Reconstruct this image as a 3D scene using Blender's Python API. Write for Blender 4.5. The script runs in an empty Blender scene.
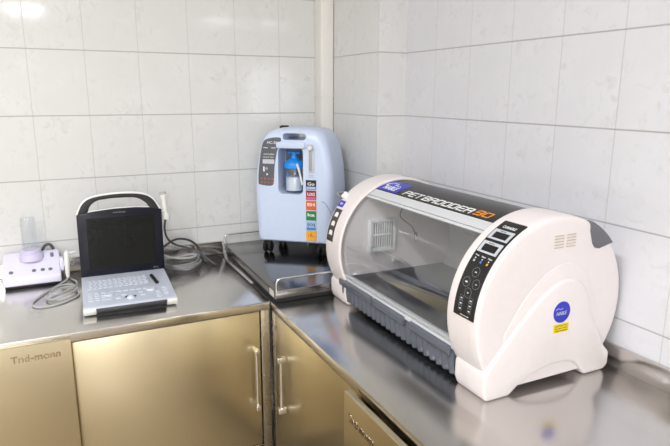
import bpy, bmesh, math, random
from mathutils import Vector, Matrix
random.seed(7)
sc = bpy.context.scene
COL = sc.collection
PI = math.pi
V = Vector

# ------------------------------------------------------------------ materials
def nmat(name):
    m = bpy.data.materials.new(name); m.use_nodes = True
    nt = m.node_tree
    return m, nt, nt.nodes['Principled BSDF']

def srgb(r, g, b):
    f = lambda c: (c / 12.92 if c <= .04045 else ((c + .055) / 1.055) ** 2.4)
    return (f(r / 255), f(g / 255), f(b / 255), 1)

def plain(name, rgb, rough=.4, metal=0, spec=.5, var=.03, scale=40, coat=0):
    """principled material with a faint procedural variation of colour and roughness"""
    m, nt, p = nmat(name)
    c = srgb(*rgb)
    tc = nt.nodes.new('ShaderNodeTexCoord')
    n = nt.nodes.new('ShaderNodeTexNoise'); n.inputs['Scale'].default_value = scale; n.inputs['Detail'].default_value = 3
    nt.links.new(tc.outputs['Object'], n.inputs['Vector'])
    mx = nt.nodes.new('ShaderNodeMix'); mx.data_type = 'RGBA'
    mx.inputs['A'].default_value = tuple(max(0, x * (1 - var)) for x in c[:3]) + (1,)
    mx.inputs['B'].default_value = tuple(min(1, x * (1 + var)) for x in c[:3]) + (1,)
    nt.links.new(n.outputs['Fac'], mx.inputs['Factor'])
    nt.links.new(mx.outputs['Result'], p.inputs['Base Color'])
    p.inputs['Roughness'].default_value = rough
    p.inputs['Metallic'].default_value = metal
    p.inputs['Specular IOR Level'].default_value = spec
    p.inputs['Coat Weight'].default_value = coat
    return m

def steel(name, rgb, rough, stretch, rvar=.03, cvar=.03, bump=0):
    m, nt, p = nmat(name)
    L = nt.links
    geo = nt.nodes.new('ShaderNodeNewGeometry')
    mp = nt.nodes.new('ShaderNodeMapping'); mp.inputs['Scale'].default_value = stretch
    L.new(geo.outputs['Position'], mp.inputs['Vector'])
    n = nt.nodes.new('ShaderNodeTexNoise'); n.inputs['Scale'].default_value = 1; n.inputs['Detail'].default_value = 4
    L.new(mp.outputs['Vector'], n.inputs['Vector'])
    n2 = nt.nodes.new('ShaderNodeTexNoise'); n2.inputs['Scale'].default_value = 2.2; n2.inputs['Detail'].default_value = 1
    L.new(geo.outputs['Position'], n2.inputs['Vector'])
    c = srgb(*rgb)
    mx = nt.nodes.new('ShaderNodeMix'); mx.data_type = 'RGBA'
    mx.inputs['A'].default_value = tuple(x * (1 - cvar) for x in c[:3]) + (1,)
    mx.inputs['B'].default_value = tuple(min(1, x * (1 + cvar)) for x in c[:3]) + (1,)
    L.new(n2.outputs['Fac'], mx.inputs['Factor']); L.new(mx.outputs['Result'], p.inputs['Base Color'])
    mr = nt.nodes.new('ShaderNodeMapRange')
    mr.inputs['From Min'].default_value = .3; mr.inputs['From Max'].default_value = .7
    mr.inputs['To Min'].default_value = max(.02, rough - rvar); mr.inputs['To Max'].default_value = rough + rvar
    ad = nt.nodes.new('ShaderNodeMath'); ad.operation = 'ADD'
    hf = nt.nodes.new('ShaderNodeMath'); hf.operation = 'MULTIPLY'; hf.inputs[1].default_value = .5
    L.new(n.outputs['Fac'], ad.inputs[0]); L.new(n2.outputs['Fac'], ad.inputs[1]); L.new(ad.outputs[0], hf.inputs[0])
    L.new(hf.outputs[0], mr.inputs['Value']); L.new(mr.outputs['Result'], p.inputs['Roughness'])
    p.inputs['Metallic'].default_value = 1
    return m

TW, TH, ROW0 = .2, .247, 1.72
def tile_mat(name, axis, origin, base, seed):
    """white marbled wall tile, grout lines on the measured grid"""
    m, nt, p = nmat(name); L = nt.links; N = nt.nodes.new
    geo = N('ShaderNodeNewGeometry'); sp = N('ShaderNodeSeparateXYZ'); L.new(geo.outputs['Position'], sp.inputs[0])
    def math(op, a, b=None, clamp=False):
        n = N('ShaderNodeMath'); n.operation = op; n.use_clamp = clamp
        for i, x in enumerate((a, b)):
            if x is None: continue
            if isinstance(x, (int, float)): n.inputs[i].default_value = x
            else: L.new(x, n.inputs[i])
        return n.outputs[0]
    def line(sock, org, size, half):
        t = math('DIVIDE', math('SUBTRACT', sock, org), size)
        fr = math('FRACT', t)
        d = math('MULTIPLY', math('MINIMUM', fr, math('SUBTRACT', 1.0, fr)), size)     # metres to nearest line
        return math('SUBTRACT', 1.0, math('DIVIDE', d, half), True), math('FLOOR', t)
    hl, iz = line(sp.outputs['Z'], ROW0, TH, .0032)
    vl, ix = line(sp.outputs[axis], origin, TW, .0022)
    # per-tile offset of the marbling
    cb = N('ShaderNodeCombineXYZ'); L.new(ix, cb.inputs[0]); L.new(iz, cb.inputs[1]); cb.inputs[2].default_value = seed
    wn = N('ShaderNodeTexWhiteNoise'); L.new(cb.outputs[0], wn.inputs['Vector'])
    sc_ = N('ShaderNodeVectorMath'); sc_.operation = 'SCALE'; sc_.inputs['Scale'].default_value = 9; L.new(wn.outputs['Color'], sc_.inputs[0])
    av = N('ShaderNodeVectorMath'); L.new(geo.outputs['Position'], av.inputs[0]); L.new(sc_.outputs[0], av.inputs[1])
    n1 = N('ShaderNodeTexNoise'); n1.inputs['Scale'].default_value = 30; n1.inputs['Detail'].default_value = 4; n1.inputs['Distortion'].default_value = 1.0
    L.new(av.outputs[0], n1.inputs['Vector'])
    vein = math('MULTIPLY', math('SUBTRACT', n1.outputs['Fac'], .52, True), 4, True)
    n2 = N('ShaderNodeTexNoise'); n2.inputs['Scale'].default_value = 9; n2.inputs['Detail'].default_value = 3
    L.new(av.outputs[0], n2.inputs['Vector'])
    veinm = math('MULTIPLY', vein, math('MULTIPLY', math('SUBTRACT', n2.outputs['Fac'], .40, True), 4, True))
    c = srgb(*base)
    def mix(f, a, b):
        x = N('ShaderNodeMix'); x.data_type = 'RGBA'; L.new(f, x.inputs['Factor'])
        for k, s in (('A', a), ('B', b)):
            if isinstance(s, tuple): x.inputs[k].default_value = s
            else: L.new(s, x.inputs[k])
        return x.outputs['Result']
    cloud = mix(n2.outputs['Fac'], tuple(x * .93 for x in c[:3]) + (1,), tuple(min(1, x * 1.03) for x in c[:3]) + (1,))
    col = mix(math('MULTIPLY', veinm, .42), cloud, srgb(180, 177, 175))
    col = mix(math('MULTIPLY', vl, .85), col, srgb(186, 184, 181))
    col = mix(math('MULTIPLY', hl, .8), col, srgb(136, 133, 130))
    L.new(col, p.inputs['Base Color'])
    g = math('MAXIMUM', hl, vl)
    L.new(math('ADD', .07, math('MULTIPLY', g, .5)), p.inputs['Roughness'])
    b = N('ShaderNodeBump'); b.inputs['Strength'].default_value = .25; b.inputs['Distance'].default_value = .002; b.invert = True
    L.new(g, b.inputs['Height']); L.new(b.outputs['Normal'], p.inputs['Normal'])
    return m

def clear(name, tint, gloss=.06, edge=.5, rough=.03):
    """thin clear plastic: tinted see-through with a fresnel gloss"""
    m = bpy.data.materials.new(name); m.use_nodes = True; nt = m.node_tree; nt.nodes.clear(); L = nt.links
    out = nt.nodes.new('ShaderNodeOutputMaterial'); t = nt.nodes.new('ShaderNodeBsdfTransparent'); g = nt.nodes.new('ShaderNodeBsdfGlossy')
    t.inputs[0].default_value = srgb(*tint); g.inputs['Roughness'].default_value = rough; g.inputs['Color'].default_value = (1, 1, 1, 1)
    lw = nt.nodes.new('ShaderNodeLayerWeight'); lw.inputs['Blend'].default_value = .25
    mr = nt.nodes.new('ShaderNodeMapRange'); mr.inputs['To Min'].default_value = gloss; mr.inputs['To Max'].default_value = edge
    L.new(lw.outputs['Fresnel'], mr.inputs['Value'])
    mx = nt.nodes.new('ShaderNodeMixShader'); L.new(mr.outputs['Result'], mx.inputs[0]); L.new(t.outputs[0], mx.inputs[1]); L.new(g.outputs[0], mx.inputs[2])
    L.new(mx.outputs[0], out.inputs['Surface'])
    return m

M = {}
M['tile_back'] = tile_mat('white marbled tile back', 'X', -1.3663, (223, 223, 222), 1)
M['tile_right'] = tile_mat('white marbled tile right', 'Y', -.8697, (221, 221, 227), 2)
M['tile_col'] = tile_mat('white marbled tile column', 'X', -.131, (223, 223, 224), 3)
M['tile_colside'] = tile_mat('white marbled tile column side', 'Y', -.473, (222, 222, 222), 4)
M['tile_room'] = tile_mat('white marbled tile room', 'Y', 0, (210, 209, 206), 5)
M['plaster'] = plain('white ceiling paint', (240, 238, 232), .8)
M['floor'] = plain('beige floor tile', (166, 152, 132), .35, var=.12, scale=6)
M['top'] = steel('brushed worktop steel', (214, 211, 207), .19, (30, 3, 3), .02, .02)
M['top_r'] = steel('brushed worktop steel lengthwise', (208, 205, 202), .19, (3, 30, 3), .02, .02)
M['door'] = steel('warm brushed door steel', (208, 196, 167), .3, (2, 2, 24), .03, .04)
M['emboss'] = steel('embossed steel', (176, 160, 138), .25, (20, 20, 20))
M['frame'] = steel('cabinet frame steel', (176, 168, 156), .25, (4, 4, 10), .03, .03)
M['tray'] = steel('dark platform steel', (138, 137, 137), .17, (24, 3, 3), .04, .04)
M['chrome'] = steel('polished steel', (226, 226, 226), .1, (30, 30, 30), .03, .03)
M['cream'] = plain('cream white plastic', (233, 225, 225), .3, coat=.15)
M['white'] = plain('white plastic', (238, 237, 233), .35)
M['warmwhite'] = plain('ivory plastic', (234, 229, 215), .4)
M['pvc'] = plain('white painted pipe cover', (236, 233, 228), .4)
M['blackpanel'] = plain('black glossy panel', (17, 17, 19), .3)
M['black'] = plain('matt black plastic', (15, 15, 17), .55)
M['rubber'] = plain('black rubber', (20, 20, 21), .65)
M['brownblack'] = plain('brown black panel', (58, 44, 38), .35)
M['blue'] = plain('royal blue label', (42, 50, 190), .35)
M['yellow'] = plain('yellow label', (238, 215, 20), .45)
M['brownprint'] = plain('brown print', (150, 112, 20), .5)
M['orange'] = plain('orange print', (238, 150, 30), .45)
M['print'] = plain('white print', (240, 240, 240), .45)
M['greyprint'] = plain('grey print', (150, 152, 158), .45)
M['silverprint'] = plain('silver print', (196, 200, 208), .35)
M['cornergrey'] = plain('dark grey plastic', (106, 106, 112), .45)
M['drawer'] = plain('smoky grey plastic', (92, 97, 108), .25, var=.06)
M['innerfloor'] = plain('charcoal tray plastic', (66, 68, 75), .35)
M['shell'] = plain('light grey plastic', (226, 226, 227), .45)
M['rail'] = plain('silver grey rail', (206, 208, 212), .3)
M['slot'] = plain('dark slot', (48, 47, 48), .6)
M['slotbeige'] = plain('beige slot', (196, 182, 160), .6)
M['acrylic'] = clear('smoky clear acrylic', (247, 248, 249), .012, .2, .03)
M['bottle'] = clear('clear bottle plastic', (248, 250, 252), .05, .35, .1)
M['tube'] = clear('clear hose plastic', (232, 236, 242), .1, .5, .1)
M['conc'] = plain('pale blue plastic', (204, 217, 243), .32, coat=.1)
M['concdark'] = plain('grey blue recess plastic', (128, 138, 156), .45)
M['concpanel'] = plain('slate control film', (92, 95, 104), .35)
M['bluecap'] = plain('bright blue cap', (36, 146, 236), .35)
M['water'] = plain('pale bottle water', (214, 222, 234), .2)
M['navy'] = plain('navy black bezel', (16, 17, 32), .35, spec=.25)
M['screen'] = plain('switched off screen', (13, 14, 12), .25, spec=.15, var=.1, scale=8)
M['usgrey'] = plain('light grey keyboard plastic', (188, 194, 208), .4)
M['uskey'] = plain('pale key plastic', (204, 210, 224), .35)
M['usband'] = plain('dark grey band', (62, 62, 66), .35)
M['lav'] = plain('pale lavender plastic', (231, 228, 249), .3, coat=.15)
M['lavdeep'] = plain('lavender ring plastic', (214, 206, 234), .3)
M['lavbtn'] = plain('grey button', (118, 116, 132), .45)
M['cable'] = plain('light grey cable', (176, 178, 176), .45)
M['cabledark'] = plain('dark grey cable', (74, 74, 76), .45)
M['hosegrey'] = plain('mid grey hose', (138, 138, 140), .5)
M['stick'] = plain('paper label', (214, 208, 200), .5)
for nm, c in (('s_black', (32, 34, 50)), ('s_pink', (196, 40, 84)), ('s_orange', (226, 100, 40)), ('s_green', (36, 130, 70)), ('s_blue', (66, 134, 206)), ('s_yellow', (246, 176, 34)), ('s_pinkb', (220, 92, 140)), ('s_dred', (150, 34, 50)), ('s_lblue', (170, 200, 236))):
    M[nm] = plain('sticker ' + nm[2:], c, .45)

# ------------------------------------------------------------------ mesh helpers
def finish(bm, angle=38):
    bmesh.ops.remove_doubles(bm, verts=bm.verts, dist=1e-6)
    bmesh.ops.recalc_face_normals(bm, faces=bm.faces)

def root(name, label, cat, loc=(0, 0, 0), rz=0, group=None):
    o = bpy.data.objects.new(name, None); COL.objects.link(o)
    o.empty_display_size = .05
    o.location = loc; o.rotation_euler = (0, 0, rz)
    o['label'] = label; o['category'] = cat
    if group: o['group'] = group
    return o

def rmat(o):
    while o.parent: o = o.parent
    return Matrix.Translation(o.location) @ Matrix.Rotation(o.rotation_euler[2], 4, 'Z')

def obj(name, bm, m, parent=None, angle=38, local=False, recalc=True, label=None):
    """link bm as ONE mesh object; the bm is in world space unless local"""
    if recalc: finish(bm)
    if parent is not None and not local:
        bmesh.ops.transform(bm, matrix=rmat(parent).inverted(), verts=bm.verts)
    me = bpy.data.meshes.new(name); bm.to_mesh(me); bm.free()
    if angle:
        me.shade_smooth(); me.set_sharp_from_angle(angle=math.radians(angle))
    me.materials.append(M[m] if isinstance(m, str) else m)
    o = bpy.data.objects.new(name, me); COL.objects.link(o)
    if parent is not None: o.parent = parent
    if label: o['label'] = label
    return o

def struct(name, bm, m, label, cat, **k):
    o = obj(name, bm, m, **k); o['kind'] = 'structure'; o['label'] = label; o['category'] = cat
    return o

def nb(): return bmesh.new()

def box(bm, x0, x1, y0, y1, z0, z1, r=0, seg=2):
    t = nb()
    vs = [t.verts.new((x, y, z)) for x in (x0, x1) for y in (y0, y1) for z in (z0, z1)]
    for q in ((0, 1, 3, 2), (4, 6, 7, 5), (0, 4, 5, 1), (2, 3, 7, 6), (0, 2, 6, 4), (1, 5, 7, 3)): t.faces.new([vs[i] for i in q])
    bmesh.ops.recalc_face_normals(t, faces=t.faces)
    if r: bmesh.ops.bevel(t, geom=t.edges[:], offset=r, segments=seg, affect='EDGES', profile=.5, clamp_overlap=True)
    merge(bm, t); return bm

def merge(bm, t, mat=None):
    if mat is not None: bmesh.ops.transform(t, matrix=mat, verts=t.verts)
    me = bpy.data.meshes.new('tmp'); t.to_mesh(me); t.free(); bm.from_mesh(me); bpy.data.meshes.remove(me)

def prism(bm, pts, mapf, d0, d1, r=0, seg=2):
    """extrude a 2-D outline: mapf(a, b, d) gives the 3-D point"""
    t = nb()
    A = [t.verts.new(mapf(a, b, d0)) for a, b in pts]; B = [t.verts.new(mapf(a, b, d1)) for a, b in pts]
    t.faces.new(A); t.faces.new(B[::-1])
    n = len(pts)
    for i in range(n): t.faces.new((A[i], A[(i + 1) % n], B[(i + 1) % n], B[i]))
    bmesh.ops.recalc_face_normals(t, faces=t.faces)
    if r:
        es = [e for e in t.edges if e.calc_face_angle(0) > math.radians(25)]
        bmesh.ops.bevel(t, geom=es, offset=r, segments=seg, affect='EDGES', profile=.5, clamp_overlap=True)
    merge(bm, t); return bm

def catmull(P, n=8, closed=False):
    P = [V(p) for p in P]; out = []
    N = len(P)
    rng = range(N if closed else N - 1)
    for i in rng:
        g = (lambda k: P[k % N]) if closed else (lambda k: P[min(max(k, 0), N - 1)])
        p0, p1, p2, p3 = g(i - 1), g(i), g(i + 1), g(i + 2)
        for k in range(n):
            t = k / n
            out.append(.5 * ((2 * p1) + (p2 - p0) * t + (2 * p0 - 5 * p1 + 4 * p2 - p3) * t * t + (3 * p1 - p0 - 3 * p2 + p3) * t ** 3))
    if not closed: out.append(P[-1])
    return out

def tube(bm, pts, r, res=8, smooth=0, closed=False):
    P = catmull(pts, smooth, closed) if smooth else [V(p) for p in pts]
    n = len(P); rings = []
    up = None
    for i, p in enumerate(P):
        a = P[(i - 1) % n] if (closed or i > 0) else p
        b = P[(i + 1) % n] if (closed or i < n - 1) else p
        t = (b - a).normalized()
        if up is None:
            up = t.cross(V((0, 0, 1)));
            if up.length < .1: up = t.cross(V((1, 0, 0)))
        up = (up - t * up.dot(t)).normalized(); w = t.cross(up)
        rr = r[i] if isinstance(r, (list, tuple)) else r
        rings.append([bm.verts.new(p + rr * (up * math.cos(2 * PI * k / res) + w * math.sin(2 * PI * k / res))) for k in range(res)])
    for i in range(n if closed else n - 1):
        A, B = rings[i], rings[(i + 1) % n]
        for k in range(res): bm.faces.new((A[k], A[(k + 1) % res], B[(k + 1) % res], B[k]))
    if not closed: bm.faces.new(rings[0][::-1]); bm.faces.new(rings[-1])
    return bm

def lathe(bm, prof, mat, res=48):
    """revolve (r, h) about local Z, then place by mat"""
    t = nb(); rings = []
    for r, h in prof:
        if r < 1e-6: rings.append([t.verts.new((0, 0, h))])
        else: rings.append([t.verts.new((r * math.cos(2 * PI * k / res), r * math.sin(2 * PI * k / res), h)) for k in range(res)])
    for A, B in zip(rings, rings[1:]):
        for k in range(res):
            q = [A[k % len(A)], A[(k + 1) % len(A)], B[(k + 1) % len(B)], B[k % len(B)]]
            u = []
            [u.append(x) for x in q if x not in u]
            if len(u) > 2: t.faces.new(u)
    for R in (rings[0], rings[-1]):
        if len(R) > 1: t.faces.new(R)
    merge(bm, t, mat); return bm

def place(p, axis=(0, 0, 1)):
    return Matrix.Translation(p) @ V(axis).to_track_quat('Z', 'Y').to_matrix().to_4x4()

_dg = bpy.context.evaluated_depsgraph_get
def text(bm, s, w, h, mapf, d0=0, d1=.0006, bold=0, shear=0):
    """lettering fitted to w x h (origin bottom left); mapf(u, v, depth) -> point"""
    cu = bpy.data.curves.new('t', 'FONT'); cu.body = s; cu.resolution_u = 3; cu.offset = bold; cu.shear = shear; cu.extrude = .5
    o = bpy.data.objects.new('t', cu); COL.objects.link(o)
    me = o.evaluated_get(_dg()).to_mesh()
    t = nb(); t.from_mesh(me); o.to_mesh_clear(); bpy.data.objects.remove(o); bpy.data.curves.remove(cu)
    xs = [v.co.x for v in t.verts]; ys = [v.co.y for v in t.verts]
    x0, x1, y0, y1 = min(xs), max(xs), min(ys), max(ys)
    for v in t.verts:
        v.co = mapf((v.co.x - x0) / (x1 - x0) * w, (v.co.y - y0) / (y1 - y0) * h, d0 + (v.co.z + .5) * (d1 - d0))
    merge(bm, t); return bm

def boolean_cut(o, cutter_bm):
    """cut and bake (the cutter is in the same local space)"""
    me = bpy.data.meshes.new('cut'); bmesh.ops.recalc_face_normals(cutter_bm, faces=cutter_bm.faces); cutter_bm.to_mesh(me); cutter_bm.free()
    c = bpy.data.objects.new('cut', me); COL.objects.link(c)
    c.matrix_world = Matrix.Identity(4); c.parent = o.parent
    md = o.modifiers.new('b', 'BOOLEAN'); md.operation = 'DIFFERENCE'; md.object = c; md.solver = 'EXACT'
    bpy.context.view_layer.update()
    new = bpy.data.meshes.new_from_object(o.evaluated_get(_dg()))
    o.modifiers.clear(); old = o.data; o.data = new; bpy.data.meshes.remove(old)
    bpy.data.objects.remove(c); bpy.data.meshes.remove(me)
    new.shade_smooth(); new.set_sharp_from_angle(angle=math.radians(38))

# ------------------------------------------------------------------ the room
CT = .85
def slab(x0, x1, y0, y1, z0, z1): return box(nb(), x0, x1, y0, y1, z0, z1)
RX, RY, RH = -4.2, -9.6, 2.85
struct('floor', slab(RX - .1, .1, RY - .1, .1, -.1, 0), 'floor', 'beige tiled floor of the room', 'floor', angle=0)
struct('ceiling', slab(RX - .1, .1, RY - .1, .1, RH, RH + .1), 'plaster', 'white ceiling of the room', 'ceiling', angle=0)
struct('wall_back', slab(RX - .1, .1, 0, .1, 0, RH), 'tile_back', 'white marbled tile wall behind the ultrasound machine', 'wall', angle=0)
struct('wall_right', slab(0, .1, RY - .1, 0, 0, RH), 'tile_right', 'white marbled tile wall behind the incubator', 'wall', angle=0)
struct('wall_left', slab(RX - .1, RX, RY - .1, 0, 0, RH), 'plaster', 'plain white wall on the far left of the room', 'wall', angle=0)
# rear wall with a window opening
bm = nb()
WX0, WX1, WZ0, WZ1 = -3.9, -2.5, 1.0, 2.2
box(bm, RX, WX0, RY - .1, RY, 0, RH); box(bm, WX1, 0, RY - .1, RY, 0, RH); box(bm, WX0, WX1, RY - .1, RY, 0, WZ0); box(bm, WX0, WX1, RY - .1, RY, WZ1, RH)
struct('wall_front', bm, 'plaster', 'white wall with a window behind the photographer', 'wall', angle=0)
bm = nb()
for a, b, c, d in ((WX0, WX1, WZ0, WZ0 + .06), (WX0, WX1, WZ1 - .06, WZ1), (WX0, WX0 + .06, WZ0, WZ1), (WX1 - .06, WX1, WZ0, WZ1), ((WX0 + WX1) / 2 - .03, (WX0 + WX1) / 2 + .03, WZ0, WZ1)):
    box(bm, a, b, RY - .08, RY - .02, c, d)
struct('window_1', bm, 'white', 'white framed window behind the photographer', 'window', angle=0)

# tiled column in the corner: face to the camera and side
CXL, CYF = -.131, -.473
bm = nb(); box(bm, CXL, 0, CYF, 0, 0, RH)
o = struct('wall_column', bm, 'tile_col', 'white tiled column projecting from the right wall in the corner', 'column', angle=0)
o.data.materials.append(M['tile_colside'])
for f in o.data.polygons:
    if abs(f.normal.x) > .5: f.material_index = 1
# boxed pipe in the corner
bm = nb(); box(bm, -.194, -.1325, -.077, -.001, CT + .062, RH, .006, 3)
pipe = struct('trim_1', bm, 'pvc', 'white vertical pipe cover in the corner beside the tiled column', 'pipe')
bm = nb(); box(bm, -.1965, -.1325, -.0795, -.001, 1.545, 1.552, .001)
box(bm, -.172, -.162, -.0825, -.0795, 1.552, 1.558, .001)
obj('joint_band', bm, 'pvc', pipe)

# ------------------------------------------------------------------ worktops
wl = root('steel_worktop', 'stainless steel worktop along the back wall carrying the ultrasound machine', 'worktop', (-1.4, -.35, CT))
YF = -.69; XF = -.676
bm = nb(); box(bm, -2.3, XF - .0006, YF, -.001, CT - .030, CT, .0022)
obj('top', bm, 'top', wl)
bm = nb(); box(bm, -2.3, -.657, -.0135, -.0012, CT + .0004, CT + .058, .002)
obj('splashback', bm, 'top', wl)
wr = root('steel_worktop', 'stainless steel worktop along the right wall carrying the white incubator', 'worktop', (-.34, -1.2, CT))
bm = nb(); box(bm, XF + .0006, -.001, -2.35, CYF - .001, CT - .030, CT, .0022); box(bm, XF + .0006, CXL - .001, CYF - .003, -.001, CT - .030, CT, .0022)
obj('top', bm, 'top_r', wr)
bm = nb(); box(bm, -.0135, -.0012, -2.35, CYF - .0012, CT - .002, CT + .058, .002)
obj('splashback', bm, 'top_r', wr)

# ------------------------------------------------------------------ cabinets
def door_handle(name, parent, pos, n, z0, z1):
    """vertical bar handle with square ends; n = outward direction"""
    n = V(n); bm = nb(); s = V((n.y, -n.x, 0))
    for z in (z0, z1):
        c = V(pos) + n * .014; c.z = z
        e = .0085
        t = nb(); box(t, -e, e, -.016, .014, -.0105, .0105, .003)
        merge(bm, t, Matrix.Translation(c) @ Matrix.Rotation(math.atan2(n.y, n.x) + PI / 2, 4, 'Z'))
    a = V(pos) + n * .018; b = a.copy(); a.z = z0 + .008; b.z = z1 - .008
    tube(bm, [a, b], .0055, 12)
    return obj(name, bm, 'chrome', parent, label='chrome bar handle')

cl = root('steel_cabinet', 'tan steel cabinet with sliding doors below the back wall worktop', 'cabinet', (-1.45, -.35, 0))
bm = nb()
box(bm, -2.3, -.6785, -.655, -.62, .26, CT - .0305); box(bm, -2.3, -.6785, -.62, -.03, .26, .29); box(bm, -2.3, -2.27, -.62, -.03, .29, CT - .031); box(bm, -2.3, -.71, -.05, -.03, .29, CT - .031)
obj('body', bm, 'frame', cl, 0)
bm = nb()
box(bm, -.7095, -.6785, -.6885, -.655, .26, CT - .0305, .0015); box(bm, -2.3, -.7095, -.6885, -.656, .266, .3, .002)
obj('frame', bm, 'frame', cl, label='polished steel frame post and rail')
for xx in (-2.26, -1.5, -.72):
    for yy in (-.62, -.08):
        obj('leg', box(nb(), xx - .02, xx + .02, yy - .02, yy + .02, 0, .26, .003), 'frame', cl)
bm = nb(); box(bm, -1.33, -.7135, -.684, -.664, .3005, CT - .034, .002)
d1 = obj('door', bm, 'door', cl)
door_handle('handle', d1, (-.7335, -.684, 0), (0, -1, 0), .462, .676)
bm = nb(); box(bm, -2.3, -1.3155, -.7085, -.6908, .29, CT - .0115, .0016)
d2 = obj('door', bm, 'door', cl)
bm = nb()
fm = lambda u, v, d: V((-1.4775 + u, -.7085 - d, .7905 + v))
text(bm, 'Tnd-monn', .132, .0215, fm, -.0004, .003, .014)
obj('lettering', bm, 'emboss', d2, 0, label='raised embossed lettering')

cr = root('steel_cabinet', 'olive steel cabinet with bar handle below the right wall worktop', 'cabinet', (-.35, -1.4, 0))
bm = nb()
box(bm, -.64, -.62, -2.35, -.62, .26, CT - .0305); box(bm, -.62, -.03, -2.35, -.7, .26, .29); box(bm, -.05, -.03, -2.35, -.7, .29, CT - .031)
obj('body', bm, 'frame', cr, 0)
bm = nb()
box(bm, -.6725, -.64, -.7235, -.691, .26, CT - .0305, .0015); box(bm, -.6725, -.641, -2.35, -.7235, .266, .3, .002)
obj('frame', bm, 'frame', cr, label='polished steel frame post and rail')
for yy in (-2.3, -1.5, -.72):
    for xx in (-.64, -.08):
        obj('leg', box(nb(), xx - .02, xx + .02, yy - .02, yy + .02, 0, .26, .003), 'frame', cr)
bm = nb(); box(bm, -.672, -.652, -1.345, -.7275, .3005, CT - .034, .002)
d3 = obj('door', bm, 'door', cr)
door_handle('handle', d3, (-.672, -.826, 0), (-1, 0, 0), .503, .690)
bm = nb(); box(bm, -.703, -.686, -2.35, -1.318, .29, CT - .0245, .0016)
d4 = obj('door', bm, 'door', cr)
bm = nb()
fm = lambda u, v, d: V((-.703 - d, -1.345 - u, .757 + v))
text(bm, 'Tnd-monn', .125, .0215, fm, -.0004, .003, .014)
obj('lettering', bm, 'emboss', d4, 0, label='raised embossed lettering')

# ------------------------------------------------------------------ low steel platform in the corner
pf = root('platform_tray', 'low stainless steel platform with wire rails under the blue oxygen concentrator', 'tray', (-.4, -.38, CT))
TZ0, TZ1 = .866, .896
q = [(-.668, -.722), (-.142, -.722), (-.142, -.018), (-.652, -.018)]
bm = nb(); prism(bm, q, lambda a, b, d: V((a, b, d)), TZ0, TZ1, .002)
obj('plate', bm, 'tray', pf)
bm = nb(); prism(bm, [(-.6645, -.717), (-.15, -.717), (-.15, -.03), (-.648, -.03)], lambda a, b, d: V((a, b, d)), CT + .0005, TZ0, .001)  # added black block standing in for the shade in the gap below the plate
obj('gap_shade', bm, 'rubber', pf, label='black filler for the shaded gap under the plate')
def wire_rail(x0, x1, y, z1=.938):
    bm = nb(); r = .0034
    pts = [(x0, y, TZ1 - .012), (x0, y, z1 - .014), (x0 + .004, y, z1 - .004), (x0 + .014, y, z1), (x1 - .014, y, z1), (x1 - .004, y, z1 - .004), (x1, y, z1 - .014), (x1, y, TZ1 - .012)]
    tube(bm, pts, r, 10); return bm
obj('rail', wire_rail(-.663, -.15, -.7235), 'chrome', pf)
obj('rail', wire_rail(-.650, -.24, -.021), 'chrome', pf)
bm = nb(); box(bm, -.6672, -.6655, -.71, -.668, TZ0 + .004, TZ1 - .004, 0)
bmesh.ops.transform(bm, matrix=Matrix.Translation((-.0016, 0, 0)), verts=bm.verts)
obj('label', bm, 'stick', pf, 0, label='pale paper sticker')

# ------------------------------------------------------------------ oxygen concentrator
CA = math.radians(40); CP = V((-.566, -.232, TZ1))
oc = root('oxygen_concentrator', 'pale blue oxygen concentrator on black casters in the corner', 'oxygen concentrator', CP, -CA)
ZB = .059
SEC = [  # z, u0, u1, b0, b1, corner radius
    (.059, .006, 0.318, .006, 0.2388, .026), (.065, .0, 0.323, .0, 0.2444, .032), (.18, -.006, 0.328, -.002, 0.2463, .034), (.275, -.008, 0.33, -.003, 0.2463, .034),
    (.36, -.002, 0.325, -.002, 0.2444, .034), (.43, .012, 0.313, .0, 0.2406, .034), (.47, .023, 0.302, .002, 0.235, .034), (.496, .036, 0.291, .006, 0.2284, .036), (.512, .052, 0.277, .014, 0.219, .036), (.522, .075, 0.258, .026, 0.2068, .034), (.528, .1, 0.23, .05, 0.188, .03), (.529, .14, 0.19, .09, 0.1504, .015)]
def sec_at(z):
    for A, B in zip(SEC, SEC[1:]):
        if A[0] <= z <= B[0]:
            t = (z - A[0]) / (B[0] - A[0]); return [a + (b - a) * t for a, b in zip(A, B)]
    return list(SEC[-1])
def front_b(u, z):
    _, u0, u1, b0, b1, r = sec_at(z)
    du = max(u0 + r - u, u - (u1 - r), 0); du = min(du, r)
    return b0 + r - math.sqrt(r * r - du * du)
bm = nb(); rings = []
for z, u0, u1, b0, b1, r in SEC:
    ring = []
    for cx, cy, a0 in ((u1 - r, b0 + r, -90), (u1 - r, b1 - r, 0), (u0 + r, b1 - r, 90), (u0 + r, b0 + r, 180)):
        for k in range(7):
            a = math.radians(a0 + 15 * k); ring.append(bm.verts.new((cx + r * math.cos(a), cy + r * math.sin(a), z)))
    rings.append(ring)
for A, B in zip(rings, rings[1:]):
    n = len(A)
    for k in range(n): bm.faces.new((A[k], A[(k + 1) % n], B[(k + 1) % n], B[k]))
bm.faces.new(rings[0][::-1]); bm.faces.new(rings[-1])
body = obj('body', bm, 'conc', oc, local=True)
def rrect(a0, a1, b0, b1, r, n=5):
    P = []
    for cx, cy, s in ((a1 - r, b0 + r, -90), (a1 - r, b1 - r, 0), (a0 + r, b1 - r, 90), (a0 + r, b0 + r, 180)):
        for k in range(n + 1):
            a = math.radians(s + 90 * k / n); P.append((cx + r * math.cos(a), cy + r * math.sin(a)))
    return P
uz = lambda a, b, d: V((a, d, b))
WU0, WU1, WV0, WV1 = .1, .206, .262, .452
boolean_cut(body, prism(nb(), rrect(WU0, WU1, WV0, WV1, .02), uz, -.05, .092))
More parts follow.
